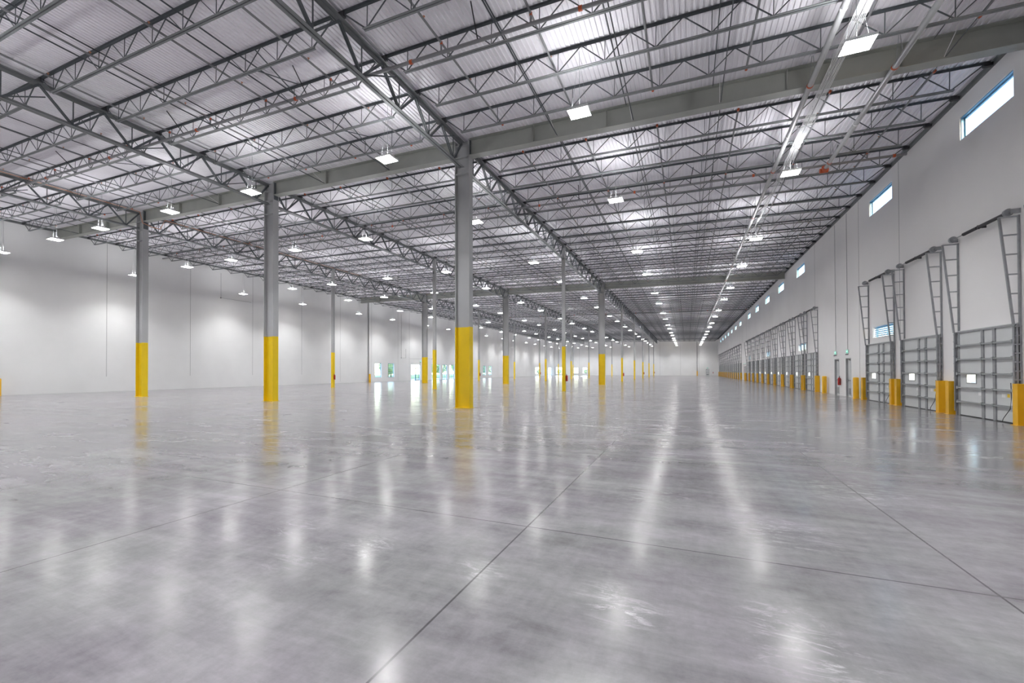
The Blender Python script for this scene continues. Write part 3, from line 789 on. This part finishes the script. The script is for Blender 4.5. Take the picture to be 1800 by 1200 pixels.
for ri, x in enumerate(LX):
    hl = zd(x) - .70 - LZ - .11
    s = MB(); s.tube([(-.25, 0, .11), (-.05, 0, .11 + hl)], .004, 5); s.tube([(.25, 0, .11), (.05, 0, .11 + hl)], .004, 5); s.tube([(0, .05, .11), (0, .05, .11 + hl + .5)], .006, 5)
    wire = s.build('hanging_wire', M_galvl)
    used = False
    bi = ri // 2
    for y in rows:
        r = li0 if first else copy_tree(li0); first = False
        r.location = (x, y, LZ)
        if used:
            w2 = wire.copy(); COL.objects.link(w2)
        else: w2 = wire
        used = True; w2.parent = r
        for nm_, dat, pos, eul in LAMPS:
            lo = bpy.data.objects.new(nm_, dat); COL.objects.link(lo); lo.parent = r; lo.location = pos; lo.rotation_euler = eul
        side = 'nearer row' if ri % 2 == 0 else 'farther row'
        if y > 12: lab = 'high-bay light, %s from the front, %s of the %s' % (ordw(vis.index(y) + 1), side, bays[bi][2])
        else: lab = 'added lit high-bay light behind the viewer, %s, %s, number %s' % (bays[bi][2], side, ordw(rows.index(y) + 1))
        tag(r, lab, 'ceiling light', 'high-bay lights')
# ---------------------------------------------------------------- outside
b = MB(); b.box(-140, XL - .27, -40, 260, -.4, -.1)
tag(b.build('ground', M_out), 'pale paving outside the window wall', 'ground', kind='structure')
b = MB(); b.box(XL - .27, 60, YB + .27, 300, -.4, -.1)
tag(b.build('ground', M_out), 'pale paving outside the far end wall', 'ground', kind='structure')
b = MB(); b.box(XR + .27, 120, -40, YB + .2, -1.4, -1.2)
tag(b.build('ground', M_out), 'truck court outside the dock doors', 'ground', kind='structure')
b = MB(); b.box(-130, -62, 20, 240, -.099, -.05)
tag(b.build('lawn', M_lawn), 'strip of lawn beyond the window wall', 'lawn', kind='structure')
def make_tree(seed):
    rnd = random.Random(seed)
    root = empty('tree')
    s = MB(); s.tube([(0, 0, 0), (.05, .02, 1.5), (0, .1, 3.2)], [.16, .12, .07], 8)
    for k in range(6):
        a = k * 1.1; s.tube([(0, .05, 1.4 + k * .25), (math.cos(a) * 1.0, math.sin(a) * 1.0, 2.6 + k * .3)], [.05, .02], 5)
    s.build('trunk', M_bark, root)
    c = MB()
    for k in range(1500):
        th = rnd.uniform(0, 2 * math.pi); ph = math.acos(rnd.uniform(-1, 1)); rr = rnd.uniform(.45, 1) ** .5
        p = Vector((math.cos(th) * math.sin(ph) * 2.1 * rr, math.sin(th) * math.sin(ph) * 2.1 * rr, 3.0 + math.cos(ph) * 2.0 * rr))
        n_ = Vector((rnd.gauss(0, 1), rnd.gauss(0, 1), rnd.gauss(0, 1))).normalized(); a = n_.orthogonal().normalized() * .12; bb = n_.cross(a).normalized() * .2
        c.add([p - bb, p + a, p + bb, p - a], [(0, 1, 2, 3)])
    c.build('crown', M_leaf, root)
    return root
tr = make_tree(3); proto_tree(tr)
spots = [(-64, 82), (-67, 87), (-63, 104), (-70, 112), (-66, 120), (-72, 130), (-68, 142), (-75, 155), (-66, 165), (-80, 175), (-58, 176), (-52, 186), (-46, 181), (-41, 190)]
for i, (x, y) in enumerate(spots):
    r = tr if i == 0 else copy_tree(tr)
    r.location = (x, y, -.1); r.rotation_euler = (0, 0, i * 1.3); r.scale = (1 + .1 * (i % 3),) * 3
    if i > 9: r.scale = (.5, .5, .5)
    tag(r, 'leafy green tree outside, glimpsed through the low windows, %s from the front' % ordw(i + 1), 'tree', 'trees outside the windows')
